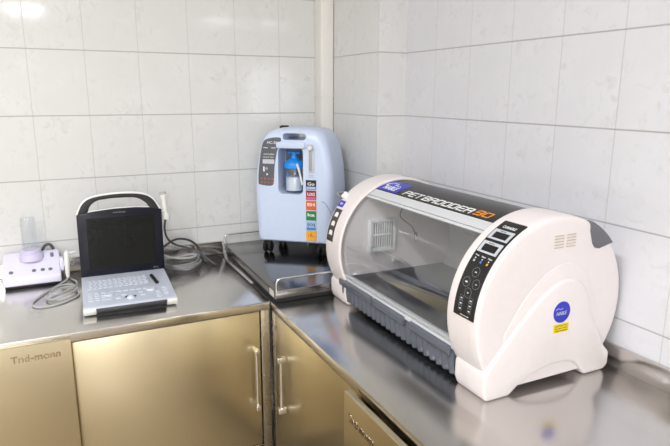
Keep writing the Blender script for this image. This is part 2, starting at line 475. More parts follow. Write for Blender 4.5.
boolean_cut(body, prism(nb(), rrect(.119, .216, .481, .508, .011), uz, -.05, .4))
# recess lining
bm = nb(); prism(bm, rrect(WU0 + .004, WU1 - .004, WV0 + .004, WV1 - .004, .016), uz, .0885, .0915)
obj('recess_back', bm, 'concdark', oc, local=True, label='grey back of the bottle recess')
bm = nb(); prism(bm, rrect(.096, .216, .449, .474, .008), uz, -.013, .004, .003)
obj('ledge', bm, 'conc', oc, local=True)
# control panel on the left of the front, following the body
def conform(outline, off0, off1, step=.006):
    """closed outline (u,z) laid on the body front"""
    t = nb()
    us = [p[0] for p in outline]; vs = [p[1] for p in outline]
    P = [t.verts.new((a, b, 0)) for a, b in outline]; t.faces.new(P)
    for lo, hi, ax in ((min(us), max(us), 0), (min(vs), max(vs), 1)):
        k = lo + step
        while k < hi:
            co = [0, 0, 0]; co[ax] = k; no = [0, 0, 0]; no[ax] = 1
            bmesh.ops.bisect_plane(t, geom=t.verts[:] + t.edges[:] + t.faces[:], plane_co=co, plane_no=no); k += step
    r = bmesh.ops.extrude_face_region(t, geom=t.faces[:]); top = {v for v in r['geom'] if isinstance(v, bmesh.types.BMVert)}
    for v in t.verts:
        u, z = v.co.x, v.co.y; v.co = V((u, front_b(u, z) - (off1 if v in top else off0), z))
    return t
pan = catmull([(.013, .305, 0), (.020, .297, 0), (.06, .293, 0), (.077, .298, 0), (.081, .315, 0), (.086, .38, 0), (.097, .44, 0), (.112, .478, 0), (.108, .490, 0), (.08, .490, 0), (.048, .482, 0), (.032, .468, 0), (.022, .42, 0), (.014, .35, 0)], 4, True)
cp = obj('control_panel', conform([(p.x, p.y) for p in pan], -.001, .0012), 'concpanel', oc, local=True, label='dark grey control panel')
fmap = lambda u0, v0: (lambda u, v, d: V((u0 + u, front_b(u0 + u, v0 + v) - .0012 - d, v0 + v)))
bm = nb(); prism(bm, rrect(.034, .084, .384, .402, .003), lambda a, b, d: V((a, front_b(a, b) - d, b)), .001, .0022)
obj('display', bm, 'silverprint', cp, local=True)
bm = nb()
bm.free()
for tx, w_, h_, u_, v_ in (('HC-30', .04, .010, .055, .465), ('-----', .02, .003, .036, .447), ('-----', .02, .003, .072, .447), ('OXYGEN', .045, .005, .038, .42), ('hours run', .045, .005, .036, .409), ('I', .006, .02, .036, .352), ('O', .009, .009, .046, .360)):
    bm = nb(); text(bm, tx, w_, h_, fmap(u_, v_)); obj('lettering', bm, 'print', cp, 0, local=True)
bm = nb(); prism(bm, [(.05, .335), (.05, .346), (.058, .3405)], lambda a, b, d: V((a, front_b(a, b) - d, b)), .001, .0018); obj('arrow_symbol', bm, 'print', cp, 0, local=True)
bm = nb()
for i in range(4):
    for j in range(2):
        u, z = .028 + i * .0155, .306 + j * .016
        prism(bm, rrect(u - .003, u + .003, z - .002, z + .002, .001, 2), lambda a, b, d: V((a, front_b(a, b) - d, b)), .001, .0019)
obj('indicator_lights', bm, 's_orange', cp, local=True)
# humidifier bottle in the recess
bm = nb()
lathe(bm, [(.036, 0), (.040, .004), (.040, .092), (.036, .102), (.036, .106), (.0355, .106), (.0335, .006), (0, .004)], Matrix.Translation((.153, .046, WV0 + .004)), 32)
hb = obj('humidifier_bottle', bm, 'bottle', oc, local=True, label='clear humidifier bottle')
bm = nb(); lathe(bm, [(0, 0), (.0345, 0), (.0345, .056), (0, .056)], Matrix.Translation((.153, .046, WV0 + .011)), 32)
obj('water', bm, 'water', hb, local=True)
bm = nb()
lathe(bm, [(.038, 0), (.041, .002), (.041, .016), (.037, .026), (.022, .035), (.013, .040), (.011, .056), (.014, .058), (.014, .066), (.008, .07), (0, .07)], Matrix.Translation((.153, .046, WV0 + .102)), 32)
t = nb(); lathe(t, [(.005, 0), (.005, .05), (0, .05)], place((.128, .044, WV0 + .165), (1, 0, 0)), 12); merge(bm, t)
obj('bottle_cap', bm, 'bluecap', hb, local=True, label='bright blue screw cap')
bm = nb(); tube(bm, [(.172, .02, .386), (.186, .004, .365), (.193, .012, .325), (.199, .012, .3)], .0045, 10, 6)
obj('bottle_hose', bm, 'white', hb, local=True)
# flowmeter
bm = nb(); box(bm, .2275, .2535, -.006, .01, .352, .452, .003)
fl = obj('flowmeter', bm, 'rail', oc, local=True, label='silver flowmeter')
bm = nb(); tube(bm, [(.2405, -.008, .36), (.2405, -.008, .442)], .005, 12); obj('gauge_tube', bm, 'tube', fl, local=True)
bm = nb(); lathe(bm, [(.0125, 0), (.0125, .014), (.010, .018), (0, .018)], place((.2405, -.006, .455), (0, -1, 0)), 24); obj('flow_knob', bm, 'chrome', fl, local=True)
bm = nb(); box(bm, .2355, .2365, -.0075, -.004, .362, .44); obj('scale', bm, 'black', fl, 0, local=True)
# coloured stickers down the front
def sticker(z0, m_a, m_b, ink, s):
    bm = nb(); box(bm, .2185, .2615, -.0045, .004, z0, z0 + .0385)
    st = obj('sticker', bm, m_a, oc, 0, local=True)
    bm = nb(); box(bm, .2205, .2595, -.0050, -.0040, z0 + .002, z0 + .012); obj('stripe', bm, m_b, st, 0, local=True)
    if s:
        bm = nb(); text(bm, s, .030, .013, lambda u, v, d: V((.225 + u, -.0045 - d, z0 + .0165 + v)), 0, .0008, .02); obj('symbol', bm, ink, st, 0, local=True)
for i, a in enumerate([('s_yellow', 's_yellow', 's_orange', ':L'), ('s_lblue', 's_blue', 's_black', '[O]'), ('s_green', 's_green', 'print', 'ka'), ('s_orange', 's_orange', 'print', 'EH'), ('s_dred', 's_pinkb', 'print', 'UXI'), ('s_black', 's_lblue', 'print', 'Go')]):
    sticker(.072 + i * .0425, *a)
for i, (zz, m_) in enumerate(((.328, 'greyprint'),)):
    bm = nb(); text(bm, 'FLOW', .02, .004, lambda u, v, d: V((.23 + u, -.003 - d, .333 + v)), -.002, .0006); text(bm, 'l/min', .02, .004, lambda u, v, d: V((.23 + u, -.003 - d, .341 + v)), -.002, .0006)
obj('flow_lettering', bm, 'greyprint', oc, 0, local=True)
bm = nb(); tube(bm, [(.09, .09, .515), (.09, .09, .532)], .012, 12); tube(bm, [(.085, .09, .529), (.115, .095, .529)], .006, 10)
obj('rear_connector', bm, 'black', oc, local=True, label='black connector on top')
# casters
for u, b in ((.036, .036), (.276, .036), (.276, .222), (.036, .222)):
    bm = nb(); box(bm, u - .016, u + .016, b - .014, b + .014, .030, ZB + .002, .004)
    cs = obj('caster', bm, 'black', oc, local=True)
    for s in (-1, 1):
        t = nb(); lathe(t, [(0, -.006), (.021, -.006), (.0235, -.003), (.0235, .003), (.021, .006), (0, .006)], place((u + s * .0115, b, .024), (1, 0, 0)), 24)
        obj('wheel', t, 'rubber', cs, local=True)

# ------------------------------------------------------------------ pet incubator
AX, AZ = -.25, 1.045
pb = root('incubator', 'white drum shaped pet incubator with clear front on the right worktop', 'incubator', (AX, -1.14, CT))
def cyl(y, th, R): a = math.radians(th); return V((AX + R * math.cos(a), y, AZ + R * math.sin(a)))
def patch(bm, R0, R1, th0, th1, y0, y1, n=None, r=0):
    n = n or max(2, int(abs(th1 - th0) / 3))
    t = nb(); g = []
    for i in range(n + 1):
        th = th0 + (th1 - th0) * i / n
        g.append([t.verts.new(cyl(y, th, R)) for R, y in ((R0, y0), (R1, y0), (R1, y1), (R0, y1))])
    for A, B in zip(g, g[1:]):
        for k in range(4): t.faces.new((A[k], A[(k + 1) % 4], B[(k + 1) % 4], B[k]))
    t.faces.new(g[0]); t.faces.new(g[-1][::-1])
    merge(bm, t); return bm
FL = .869
def cap(yo, yi):
    """drum end: yo outer face, yi inner edge"""
    s = 1 if yi > yo else -1
    bm = nb()
    prof = [(0, yo - .0015 * s), (.12, yo - .0012 * s), (.19, yo - .0006 * s), (.222, yo + .0002 * s), (.229, yo + .0015 * s), (.2335, yo + .005 * s), (.2362, yo + .012 * s), (.2373, yo + .026 * s), (.2375, yo + .06 * s), (.2375, yi - .014 * s), (.2372, yi - .005 * s), (.2355, yi - .0015 * s), (.232, yi), (.2285, yi - .001 * s), (.2275, yi - .003 * s), (.2275, yi - .012 * s), (0, yi - .012 * s)]
    lathe(bm, [(r, h) for r, h in prof], Matrix.Translation((AX, 0, AZ)) @ Matrix.Rotation(-PI / 2, 4, 'X'), 128)
    r = bmesh.ops.bisect_plane(bm, geom=bm.verts[:] + bm.edges[:] + bm.faces[:], plane_co=(0, 0, FL), plane_no=(0, 0, -1), clear_outer=True)
    es = [e for e in r['geom_cut'] if isinstance(e, bmesh.types.BMEdge)]
    bmesh.ops.holes_fill(bm, edges=es)
    for v in bm.verts:
        if v.co.x > AX: v.co.x = AX + (v.co.x - AX) * 1.022
    return bm
def legs(yo, yi):
    s = 1 if yi > yo else -1
    xz = lambda a, b, d: V((a, d, b))
    P = [(-.449, CT + .0004), (-.378, CT + .0004), (-.352, .8705), (-.30, .893), (-.25, .904), (-.205, .904), (-.165, .893), (-.14, .869), (-.126, CT + .0004), (-.054, CT + .0004), (-.038, .862), (-.038, .90), (-.058, .918), (-.092, .975), (-.112, 1.01), (-.128, 1.05), (-.142, 1.082), (-.162, 1.107), (-.19, 1.12), (-.225, 1.122), (-.258, 1.112), (-.303, 1.083), (-.36, 1.03), (-.413, .973), (-.445, .938), (-.4585, .918), (-.4585, .875)]
    bm = nb(); prism(bm, P, xz, yo - .0085 * s, yi - .016 * s, .008, 3)
    prism(bm, [(-.449, CT + .0004), (-.378, CT + .0004), (-.352, .8705), (-.40, .925), (-.445, .938), (-.4585, .918), (-.4585, .875)], xz, yi - .03 * s, yi - .004 * s, .008, 3)
    return bm
def ring_relief(yo):
    """faint second arch on the face"""
    P = [(-.402, 1.01), (-.35, 1.085), (-.30, 1.132), (-.262, 1.154), (-.225, 1.163), (-.19, 1.158), (-.15, 1.135), (-.12, 1.09), (-.1, 1.04), (-.075, .98), (-.06, .93), (-.4, .93)]
    P = [(p.x, p.y) for p in catmull([(a, b, 0) for a, b in P[:-2]], 3)] + P[-2:]
    return prism(nb(), P, lambda a, b, d: V((a, d, b)), yo - .002, yo + .02, .0019, 3)
YN, YNI = -1.5475, -1.4385
YFO, YFI = -.737, -.853
ec = obj('end_cap', cap(YN, YNI), 'cream', pb, 30)
obj('foot_frame', legs(YN, YNI), 'cream', ec)
obj('arch_relief', ring_relief(YN), 'cream', ec)
ef = obj('end_cap', cap(YFO, YFI), 'cream', pb, 30)
obj('foot_frame', legs(YFO, YFI), 'cream', ef)
# dark grey hand grip at the rear corner of each end
def grip(yo, yi):
    s = 1 if yi > yo else -1
    P = []
    for k in range(9):
        a = math.radians(40 + (65 - 40) * k / 8); P.append((AX + 1.022 * .2378 * math.cos(a), AZ + .2378 * math.sin(a)))
    P += [(-.1475, 1.235), (-.137, 1.203), (-.128, 1.191), (-.112, 1.187)]
    return prism(nb(), P, lambda a, b, d: V((a, d, b)), yo - .0028 * s, yo + .07 * s, .0012, 2)
obj('hand_grip', grip(YN, YNI), 'cornergrey', ec, label='dark grey corner grip')
obj('hand_grip', grip(YFO, YFI), 'cornergrey', ef, label='dark grey corner grip')
# cooling slits
bm = nb()
for r_ in range(5):
    for x0, x1 in ((-.2655, -.2345), (-.226, -.1955)):
        z = 1.2035 + r_ * .0072
        box(bm, x0, x1, YN - .0022, YN + .003, z, z + .0024, .0008)
obj('vent_slits', bm, 'slotbeige', ec, label='two columns of beige slits')
# round sticker and yellow sticker
YS = YN - .0085
bm = nb(); lathe(bm, [(0, 0), (.0275, 0), (.0275, .0012), (0, .0012)], place((-.228, YS + .0003, 1.041), (0, -1, 0)), 40)
rs = obj('round_sticker', bm, 'blue', pb, label='round royal blue sticker')
bm = nb(); text(bm, 'NABLE', .034, .009, lambda u, v, d: V((-.246 + u, YS - .0009 - d, 1.034 + v)), 0, .0006, .01, .2)
obj('lettering', bm, 'silverprint', rs, 0); bm = nb()
tube(bm, [(-.249, YS - .0012, 1.048), (-.242, YS - .0012, 1.052), (-.234, YS - .0012, 1.049), (-.226, YS - .0012, 1.051)], .0008, 6, 4)
obj('logo_line', bm, 'silverprint', rs, 0)
bm = nb(); box(bm, -.2515, -.2015, YS - .001, YS + .002, .9885, 1.0105)
ys = obj('warning_sticker', bm, 'yellow', pb, 0, label='yellow warning sticker')
bm = nb()
for k, s in enumerate(('CAUTION HOT', 'do not cover', 'read manual')):
    text(bm, s, .042, .0046, lambda u, v, d: V((-.2475 + u, YS - .001 - d, 1.0035 - k * .0062 + v)), 0, .0005)
obj('lettering', bm, 'brownprint', ys, 0)

# --- near control panel
RP = .2375
bm = nb(); patch(bm, RP - .002, RP + .0012, 113.5, 178, -1.5385, -1.467, 30)
cpn = obj('control_panel', bm, 'blackpanel', pb, label='curved black control panel with two displays')
def cmap(y0, th0, R=RP + .0012):
    return lambda u, v, d: cyl(y0 - u, th0 - math.degrees(v / R), R + d)
def frame_patch(bm, th0, th1, y0, y1, w):
    a = math.degrees(w / RP)
    patch(bm, RP + .0008, RP + .0024, th0, th0 + a, y0, y1); patch(bm, RP + .0008, RP + .0024, th1 - a, th1, y0, y1)
    patch(bm, RP + .0008, RP + .0024, th0 + a, th1 - a, y0, y0 + w); patch(bm, RP + .0008, RP + .0024, th0 + a, th1 - a, y1 - w, y1)
for t0 in (121.8, 131.6):
    bm = nb(); patch(bm, RP + .0008, RP + .0021, t0, t0 + 1.9, -1.5355, -1.4705); patch(bm, RP + .0008, RP + .0021, t0 + 6.6, t0 + 7.8, -1.5355, -1.4705)
    patch(bm, RP + .0008, RP + .0021, t0 + 1.9, t0 + 6.6, -1.5355, -1.527); patch(bm, RP + .0008, RP + .0021, t0 + 1.9, t0 + 6.6, -1.4795, -1.4705)
    obj('display_frame', bm, 'silverprint', cpn, label='silver display frame')
    bm = nb(); text(bm, 'display', .02, .0035, cmap(-1.49, t0 + 1.5, RP + .0021), 0, .0005); obj('frame_lettering', bm, 'slot', cpn, 0)
bm = nb()
text(bm, 'CURADLE', .043, .0085, cmap(-1.482, 119.8), 0, .0006, .01)
for k, y in enumerate((-1.481, -1.504, -1.526)):
    obj('panel_lettering', bm, 'print', cpn, 0); bm = nb()
    text(bm, ('Temp', 'Heat', 'Hum')[k], .013, .0042, cmap(y + .0065, 142.3), 0, .0006)
    patch(bm, RP + .001, RP + .0018, 143.2, 143.9, y - .0015, y + .0015)
obj('panel_lettering', bm, 'print', cpn, 0)
bm = nb()
lt = nb()
def ring(bm, y, th, r, w=.0008, n=4, rot=0):
    A = [2 * PI * k / n + rot for k in range(n)]
    f = lambda rr, a: (y - rr * math.cos(a), th - math.degrees(rr * math.sin(a) / RP))
    for a, b in zip(A, A[1:] + A[:1]):
        q = [f(r, a), f(r, b), f(r - w, b), f(r - w, a)]
        vs = [bm.verts.new(cyl(*p, RP + .0019)) for p in q]; bm.faces.new(vs)
for y, th, s in ((-1.506, 151.2, 'set'), (-1.489, 158.0, '-'), (-1.522, 157.6, '+'), (-1.505, 163.6, 'v')):
    ring(bm, y, th, .0125, n=8, rot=PI / 8)
    text(lt, s, .007, .0035, cmap(y + .004, th + .5), 0, .0007); obj('button_lettering', lt, 'print', cpn, 0); lt = nb()
for y, th in ((-1.4885, 168.0), (-1.4895, 171.0), (-1.4895, 174), (-1.5215, 167.6), (-1.5215, 170.6), (-1.5215, 173.6)):
    ring(bm, y, th - .6, .0085, n=4, rot=PI / 4); text(lt, 'on', .006, .003, cmap(y + .0035, th), 0, .0007); obj('button_lettering', lt, 'print', cpn, 0); lt = nb()
text(lt, 'www.curadle', .03, .0025, cmap(-1.492, 176.9), 0, .0006)
obj('button_outlines', bm, 'greyprint', cpn, 0); obj('button_lettering', lt, 'print', cpn, 0)
for k, (y, m_) in enumerate(((-1.481, 'silverprint'), (-1.504, 's_blue'), (-1.526, 's_yellow'))):
    bm = nb(); patch(bm, RP + .001, RP + .0022, 144.6, 145.9, y - .0024, y + .0024); obj('indicator_light', bm, m_, cpn)
# --- far control panel
bm = nb(); patch(bm, RP - .002, RP + .0012, 146.6, 174.2, -.8, -.755, 14)
cpf = obj('control_panel', bm, 'brownblack', pb, label='small brown black panel with three white icons')
bm = nb()
for th in (152, 159.7, 167.4):
    patch(bm, RP + .0008, RP + .002, th - 1.6, th + 1.6, -.790, -.768)
    patch(bm, RP + .0008, RP + .0018, th - 2.4, th - 1.6, -.786, -.772)
obj('icons', bm, 'print', cpf)
bm = nb(); patch(bm, RP - .002, RP + .0012, 138.8, 144.6, -.788, -.752, 4)
bl2 = obj('blue_label', bm, 'blue', pb, label='small blue label on the far end')
bm = nb(); text(bm, 'on', .018, .008, cmap(-.761, 142.6), 0, .0006); obj('lettering', bm, 'print', bl2, 0)
# --- body shell, top panel, rails
YB0, YB1 = YNI - .010, YFI + .010
bm = nb(); patch(bm, .218, .2235, -38, 92, YB0, YB1, 44)
obj('back_shell', bm, 'shell', pb)
bm = nb()
for k in range(44):
    y = YB1 - .02 - k * .0125
    patch(bm, .2155, .2182, 10, 62, y - .0022, y + .0022, 14)
obj('back_ribs', bm, 'shell', pb)
bm = nb(); patch(bm, .2195, .2278, 58, 115.2, YB0, YB1, 30)
tp = obj('top_panel', bm, 'blackpanel', pb, label='black curved top panel')
bm = nb(); patch(bm, .224, .2284, 97, 114.6, -.968, YFI - .0005, 8)
obj('blue_label', bm, 'blue', tp, label='royal blue label with white writing')
bm = nb()
c2 = lambda y0, th0: (lambda u, v, d: cyl(y0 - u, th0 - math.degrees(v / .2284), .2284 + d))
text(bm, 'NABLE', .075, .022, c2(-.873, 112.6), 0, .0008, .02, .15)
dog = [(-.868, 104), (-.876, 101.5), (-.886, 100.5), (-.895, 102), (-.903, 100.5), (-.912, 102.5), (-.908, 105), (-.918, 104), (-.925, 105.5), (-.936, 104.5), (-.945, 106)]
obj('label_lettering', bm, 'print', tp, 0); bm = nb()
tube(bm, [cyl(a, b, .2287) for a, b in dog], .0009, 6, 5)
tube(bm, [cyl(a, b, .2287) for a, b in ((-.868, 104), (-.864, 107), (-.873, 106.5), (-.882, 107.3))], .0012, 6, 5)
obj('dog_outline', bm, 'print', tp, 0)
# lettering in wide squared strokes
GL = {'P': 'L T B2 RU', 'E': 'L T M D', 'T': 'T C', 'B': 'L T M D RR', 'R': 'L T M R', 'O': 'L T D R', 'D': 'L T D R', '9': 'LU T M R D', '0': 'L T D R', 'p': ''}
def stroke_letter(bm, ch, y, w, h, th_base, t=.0046):
    q = lambda a0, a1, b0, b1: prism(bm, [(a0, b0), (a1, b0), (a1, b1), (a0, b1)], lambda a, b, d: cyl(y - a - .16 * b, th_base - math.degrees(b / .228), .2279 + d), -.0015, .0007)
    c = .0025
    for s in {'P': 'L T M RU', 'E': 'LC T M D', 'T': 'T C', 'B': 'L T M D RS', 'R': 'L T M R', 'O': 'LC T D RC', 'D': 'L T D RC', '9': 'LU T M RC D', '0': 'LC T D RC'}[ch].split():
        if s == 'L': q(0, t, 0, h)
        elif s == 'LC': q(0, t, c, h - c)
        elif s == 'R': q(w - t, w, 0, h - c)
        elif s == 'RC': q(w - t, w, c, h - c)
        elif s == 'RU': q(w - t, w, h * .42, h - c)
        elif s == 'RS': q(w - t, w, c, h * .44); q(w - t, w, h * .56, h - c)
        elif s == 'LU': q(0, t, h * .42, h - c)
        elif s == 'T': q(c if ch in 'EO90' else 0, w - (c if ch in 'PBRODO90' else 0), h - t * .85, h)
        elif s == 'D': q(c if ch in 'EO0' else 0, w - (c if ch in 'BOD90' else 0), 0, t * .85)
        elif s == 'M': q(0, w - .001, h * .5 - t * .4, h * .5 + t * .4)
        elif s == 'C': q(w / 2 - t / 2, w / 2 + t / 2, 0, h)
bm = nb(); y = -.997
for ch in 'PET BROODER':
    if ch == ' ': y -= .006; obj('lettering', bm, 'print', tp, 0, label='white product lettering'); bm = nb(); continue
    stroke_letter(bm, ch, y, .0275, .0255, 113.6); y -= .0325
obj('lettering', bm, 'print', tp, 0, label='white product lettering')
bm = nb()
for k, ch in enumerate('90'): stroke_letter(bm, ch, -1.336 - k * .0325, .0275, .0250, 113.2, .0044)
obj('numerals', bm, 'orange', tp, 0, label='orange numerals')
bm = nb(); patch(bm, .2195, .2268, 115.6, 123.6, YB0, YB1, 4)
obj('top_rail', bm, 'rail', pb, label='silver grey strip along the front edge of the top')
bm = nb(); patch(bm, .2225, .2258, 124.3, 203, YB0 - .001, YB1 + .001, 40)
obj('clear_door', bm, 'acrylic', pb, label='clear curved front door')
bm = nb(); patch(bm, .2215, .2268, 124.2, 126.4, YB0 - .0005, YB1 + .0005, 2); patch(bm, .2215, .2268, 201, 203.4, YB0 - .0005, YB1 + .0005, 2)
obj('door_rail', bm, 'rail', pb, label='pale edge strip of the clear door')
# floor and sill inside
bm = nb(); box(bm, -.436, -.06, YB0, YB1, .940, .9555, .002)
obj('inner_floor', bm, 'innerfloor', pb, label='charcoal floor tray seen through the door')
bm = nb(); box(bm, -.4605, -.428, YB0, YB1, .9385, .9515, .002); box(bm, -.4475, -.4365, YB0, YB1, .9515, .9575, .001)
obj('sill', bm, 'rail', pb, label='silver grey sill under the door')
# inside vent on the far end
YV = YFI + .0115
bm = nb()
for a in ((-.370, -.360, 1.03, 1.144), (-.280, -.266, 1.03, 1.144), (-.360, -.280, 1.132, 1.144), (-.360, -.280, 1.03, 1.044), (-.360, -.280, 1.086, 1.091)):
    box(bm, a[0], a[1], YV - .012, YV + .006, a[2], a[3], .002)
for k in range(9): box(bm, -.3565 + k * .0088, -.3535 + k * .0088, YV - .008, YV + .004, 1.04, 1.136)
vn = obj('inner_vent', bm, 'shell', pb, label='white grille on the inside of the far end')
bm = nb(); box(bm, -.362, -.278, YV - .0015, YV + .004, 1.04, 1.136); obj('grille_back', bm, 'slot', vn, 0)
bm = nb(); box(bm, -.274, -.27, YV - .012, YV + .004, .986, .999, .001); box(bm, -.266, -.262, YV - .012, YV + .004, .986, .999, .001); box(bm, -.266, -.254, YV - .012, YV + .004, .996, .999, .001); box(bm, -.258, -.254, YV - .012, YV + .004, .986, .999, .001)
obj('cord_clip', bm, 'print', pb)
# thin black sensor wire inside
bm = nb(); tube(bm, [cyl(-1.0, 105, .214), (-.36, -1.02, 1.195), (-.33, -1.04, 1.16), (-.31, -1.035, 1.13)], .0016, 6, 6); tube(bm, [(-.31, -1.035, 1.135), (-.305, -1.033, 1.108)], .005, 8)
obj('sensor_wire', bm, 'black', pb)
# drawer
YD0, YD1 = -1.4365, -.812
bm = nb()
n = 150; prof = []
for i in range(n + 1):
    y = YD1 + (YD0 - YD1) * i / n
    ph = ((y - YD1) / .0285) % 1.0
    prof.append((y, .0095 * abs(math.sin(PI * ph)) ** .6))
t = nb(); rows = []
for z, xb, am in ((.9435, -.4535, 0), (.936, -.4545, .1), (.918, -.4545, .3), (.912, -.4515, .9), (.9, -.4505, 1), (.885, -.4485, 1), (.873, -.446, 1), (.8695, -.440, .9)):
    rows.append([t.verts.new((xb - bb * am, y, z - (bb * .55 if z < .875 else 0))) for y, bb in prof])
rows.append([t.verts.new((-.425, y, .8695)) for y, bb in prof]); rows.append([t.verts.new((-.425, y, .9435)) for y, bb in prof])
for A, B in zip(rows, rows[1:] + rows[:1]):
    for k in range(n): t.faces.new((A[k], A[k + 1], B[k + 1], B[k]))
t.faces.new([r[0] for r in rows]); t.faces.new([r[-1] for r in rows][::-1])
merge(bm, t)
box(bm, -.426, -.08, YD0 + .002, YD1 - .03, .868, .874)
dr = obj('drawer', bm, 'drawer', pb, 50, label='smoky grey ribbed drawer')
for y0, y1 in ((-.816, -1.034), (-1.044, -1.216), (-1.248, -1.43)):
    lip = [(-.452, .946), (-.468, .9445), (-.4705, .938), (-.4685, .924), (-.465, .9195), (-.4555, .919)]
    bm = nb(); prism(bm, [(a, b) for a, b in lip], lambda a, b, d: V((a, d, b)), y1, y0, .0015, 2)
    obj('handle', bm, 'drawer', dr, label='grey drawer lip')
# port on the far end
bm = nb(); lathe(bm, [(.013, -.006), (.013, .010), (.011, .013), (0, .013)], place(cyl(-.757, 134, .2365), (cyl(0, 133, 1) - cyl(0, 133, 0)).normalized() * .8 + V((0, .4, 0))), 24)
obj('hose_port', bm, 'white', pb)

# hoses
bm = nb(); tube(bm, [V((-.357, -.432, 1.135)), (-.352, -.458, 1.13), (-.345, -.50, 1.09), (-.36, -.58, 1.0), (-.36, -.64, .93), (-.345, -.668, .91), (-.31, -.672, .92), (-.24, -.67, 1.02), (-.2, -.68, 1.06)], .0022, 8, 10)
o = obj('oxygen_hose', bm, 'tube', None); o['label'] = 'thin clear hose running from the blue concentrator to the white incubator'; o['category'] = 'hose'
bm = nb(); P = catmull([(-.402, -.712, 1.196), (-.41, -.69, 1.206), (-.395, -.672, 1.212), (-.355, -.668, 1.20), (-.325, -.668, 1.15), (-.31, -.668, 1.06), (-.31, -.668, .96)], 16)
tube(bm, P, [.0042 + .0012 * (i % 2) for i in range(len(P))], 10)
o = obj('corrugated_hose', bm, 'hosegrey', None); o['label'] = 'short grey corrugated hose looping behind the far end of the incubator'; o['category'] = 'hose'

# ------------------------------------------------------------------ ultrasound machine
us = root('ultrasound_machine', 'portable laptop style ultrasound machine with black screen on left worktop', 'ultrasound machine', (-1.11, -.45, CT))
YAW = Matrix.Translation((-1.11, -.293, 0)) @ Matrix.Rotation(math.radians(-2.0), 4, 'Z') @ Matrix.Diagonal((1, .973, 1, 1)) @ Matrix.Translation((1.11, .293, 0))
def yaw(bm): bmesh.ops.transform(bm, matrix=YAW, verts=bm.verts); return bm
ZK0, ZK1 = .887, .899      # top of keyboard at the front and at the hinge
yk = lambda y: ZK0 + (ZK1 - ZK0) * (y + .605) / .31
x0, x1 = -1.2595, -.9655
bm = nb()
prof = [(-.592, .8595), (-.574, CT + .006), (-.255, CT + .006), (-.255, yk(-.29)), (-.292, yk(-.292)), (-.600, yk(-.6)), (-.607, .883), (-.605, .874)]
prism(bm, prof, lambda a, b, d: V((d, a, b)), x0, x1, .003, 2)
base = obj('base', yaw(bm), 'usgrey', us)
for x in (x0 + .03, x1 - .03):
    for y in (-.56, -.29):
        bm = nb(); lathe(bm, [(.011, 0), (.012, .002), (.012, .007), (0, .007)], Matrix.Translation((x, y, CT + .0003)), 16); obj('rubber_foot', yaw(bm), 'rubber', base)
ft = lambda a, b, d: V((d, a, b))
bm = nb(); prism(bm, [(-.6085, .8805), (-.6075, .871), (-.594, .8575), (-.585, .8575), (-.585, .8805)], ft, x0 + .0385, x1 - .034, .001)
obj('front_band', yaw(bm), 'usband', us, label='dark front band')
for a, b in ((x0 - .001, x0 + .038), (x1 - .0335, x1 + .001)):
    bm = nb(); prism(bm, [(-.6095, .882), (-.6085, .871), (-.594, .8565), (-.575, .8565), (-.575, .882)], ft, a, b, .0025); obj('corner_cap', yaw(bm), 'white', us, label='white corner cap')
# keyboard
bm = nb()
def key(cx, cy, w, d, r=.0025): 
    prism(bm, rrect(cx - w / 2, cx + w / 2, cy - d / 2, cy + d / 2, r, 2), lambda a, b, e: V((a, b, yk(b) + e)), -.001, .0024, .0007, 1)
for r_ in range(5):
    for c_ in range(12):
        key(-1.234 + c_ * .0168 + (r_ % 2) * .004, -.352 - r_ * .0195, .0135, .014)
obj('keyboard', yaw(bm), 'uskey', us); bm = nb()
for c_ in range(3):
    for r_ in range(4): key(-1.235 + c_ * .021, -.482 - r_ * .022, .0165, .013, .005)
obj('preset_keys', yaw(bm), 'uskey', us); bm = nb()
for c_ in range(6): key(-1.165 + c_ * .022, -.478 - .004 * c_ ** .5, .018, .011, .004)
obj('function_keys', yaw(bm), 'uskey', us); bm = nb()
for c_, r_ in ((-1.075, -.52), (-1.07, -.545)): key(c_, r_, .018, .011, .004)
obj('set_keys', yaw(bm), 'uskey', us); bm = nb()
for c_, r_ in ((-1.13, -.525), (-1.15, -.55), (-1.178, -.552)): key(c_, r_, .018, .011, .004)
obj('set_keys', yaw(bm), 'uskey', us); bm = nb()
for r_ in range(4): key(-.995, -.50 - r_ * .021, .017, .012, .005); key(-1.02, -.53 - r_ * .018, .016, .011, .005)
obj('measure_keys', yaw(bm), 'uskey', us)
for cx, cy, R in ((-1.177, -.512, .016), (-1.04, -.505, .017)):
    bm = nb(); lathe(bm, [(R, -.002), (R, .003), (R * .9, .006), (0, .006)], Matrix.Translation((cx, cy, yk(cy))), 32); obj('dial', yaw(bm), 'uskey', us)
bm = nb(); lathe(bm, [(.0135, -.001), (.0125, .003), (.0095, .0065), (.005, .0085), (0, .009)], Matrix.Translation((-1.111, -.562, yk(-.562))), 32)
obj('trackball', yaw(bm), 'uskey', us)
bm = nb(); tube(bm, [V((-1.111 + .0175 * math.cos(a), -.562 + .0175 * math.sin(a), yk(-.555) + .001)) for a in [math.radians(20 + 14 * k) for k in range(11)]], .0028, 8)
obj('trackball_ring', yaw(bm), 'black', us, label='black ring around the trackball')
bm = nb(); tube(bm, [(-1.0225, -.37, yk(-.37) + .005), (-1.012, -.455, yk(-.455) + .004)], .0062, 12)
obj('lever', yaw(bm), 'black', us, label='black lever on the keyboard')
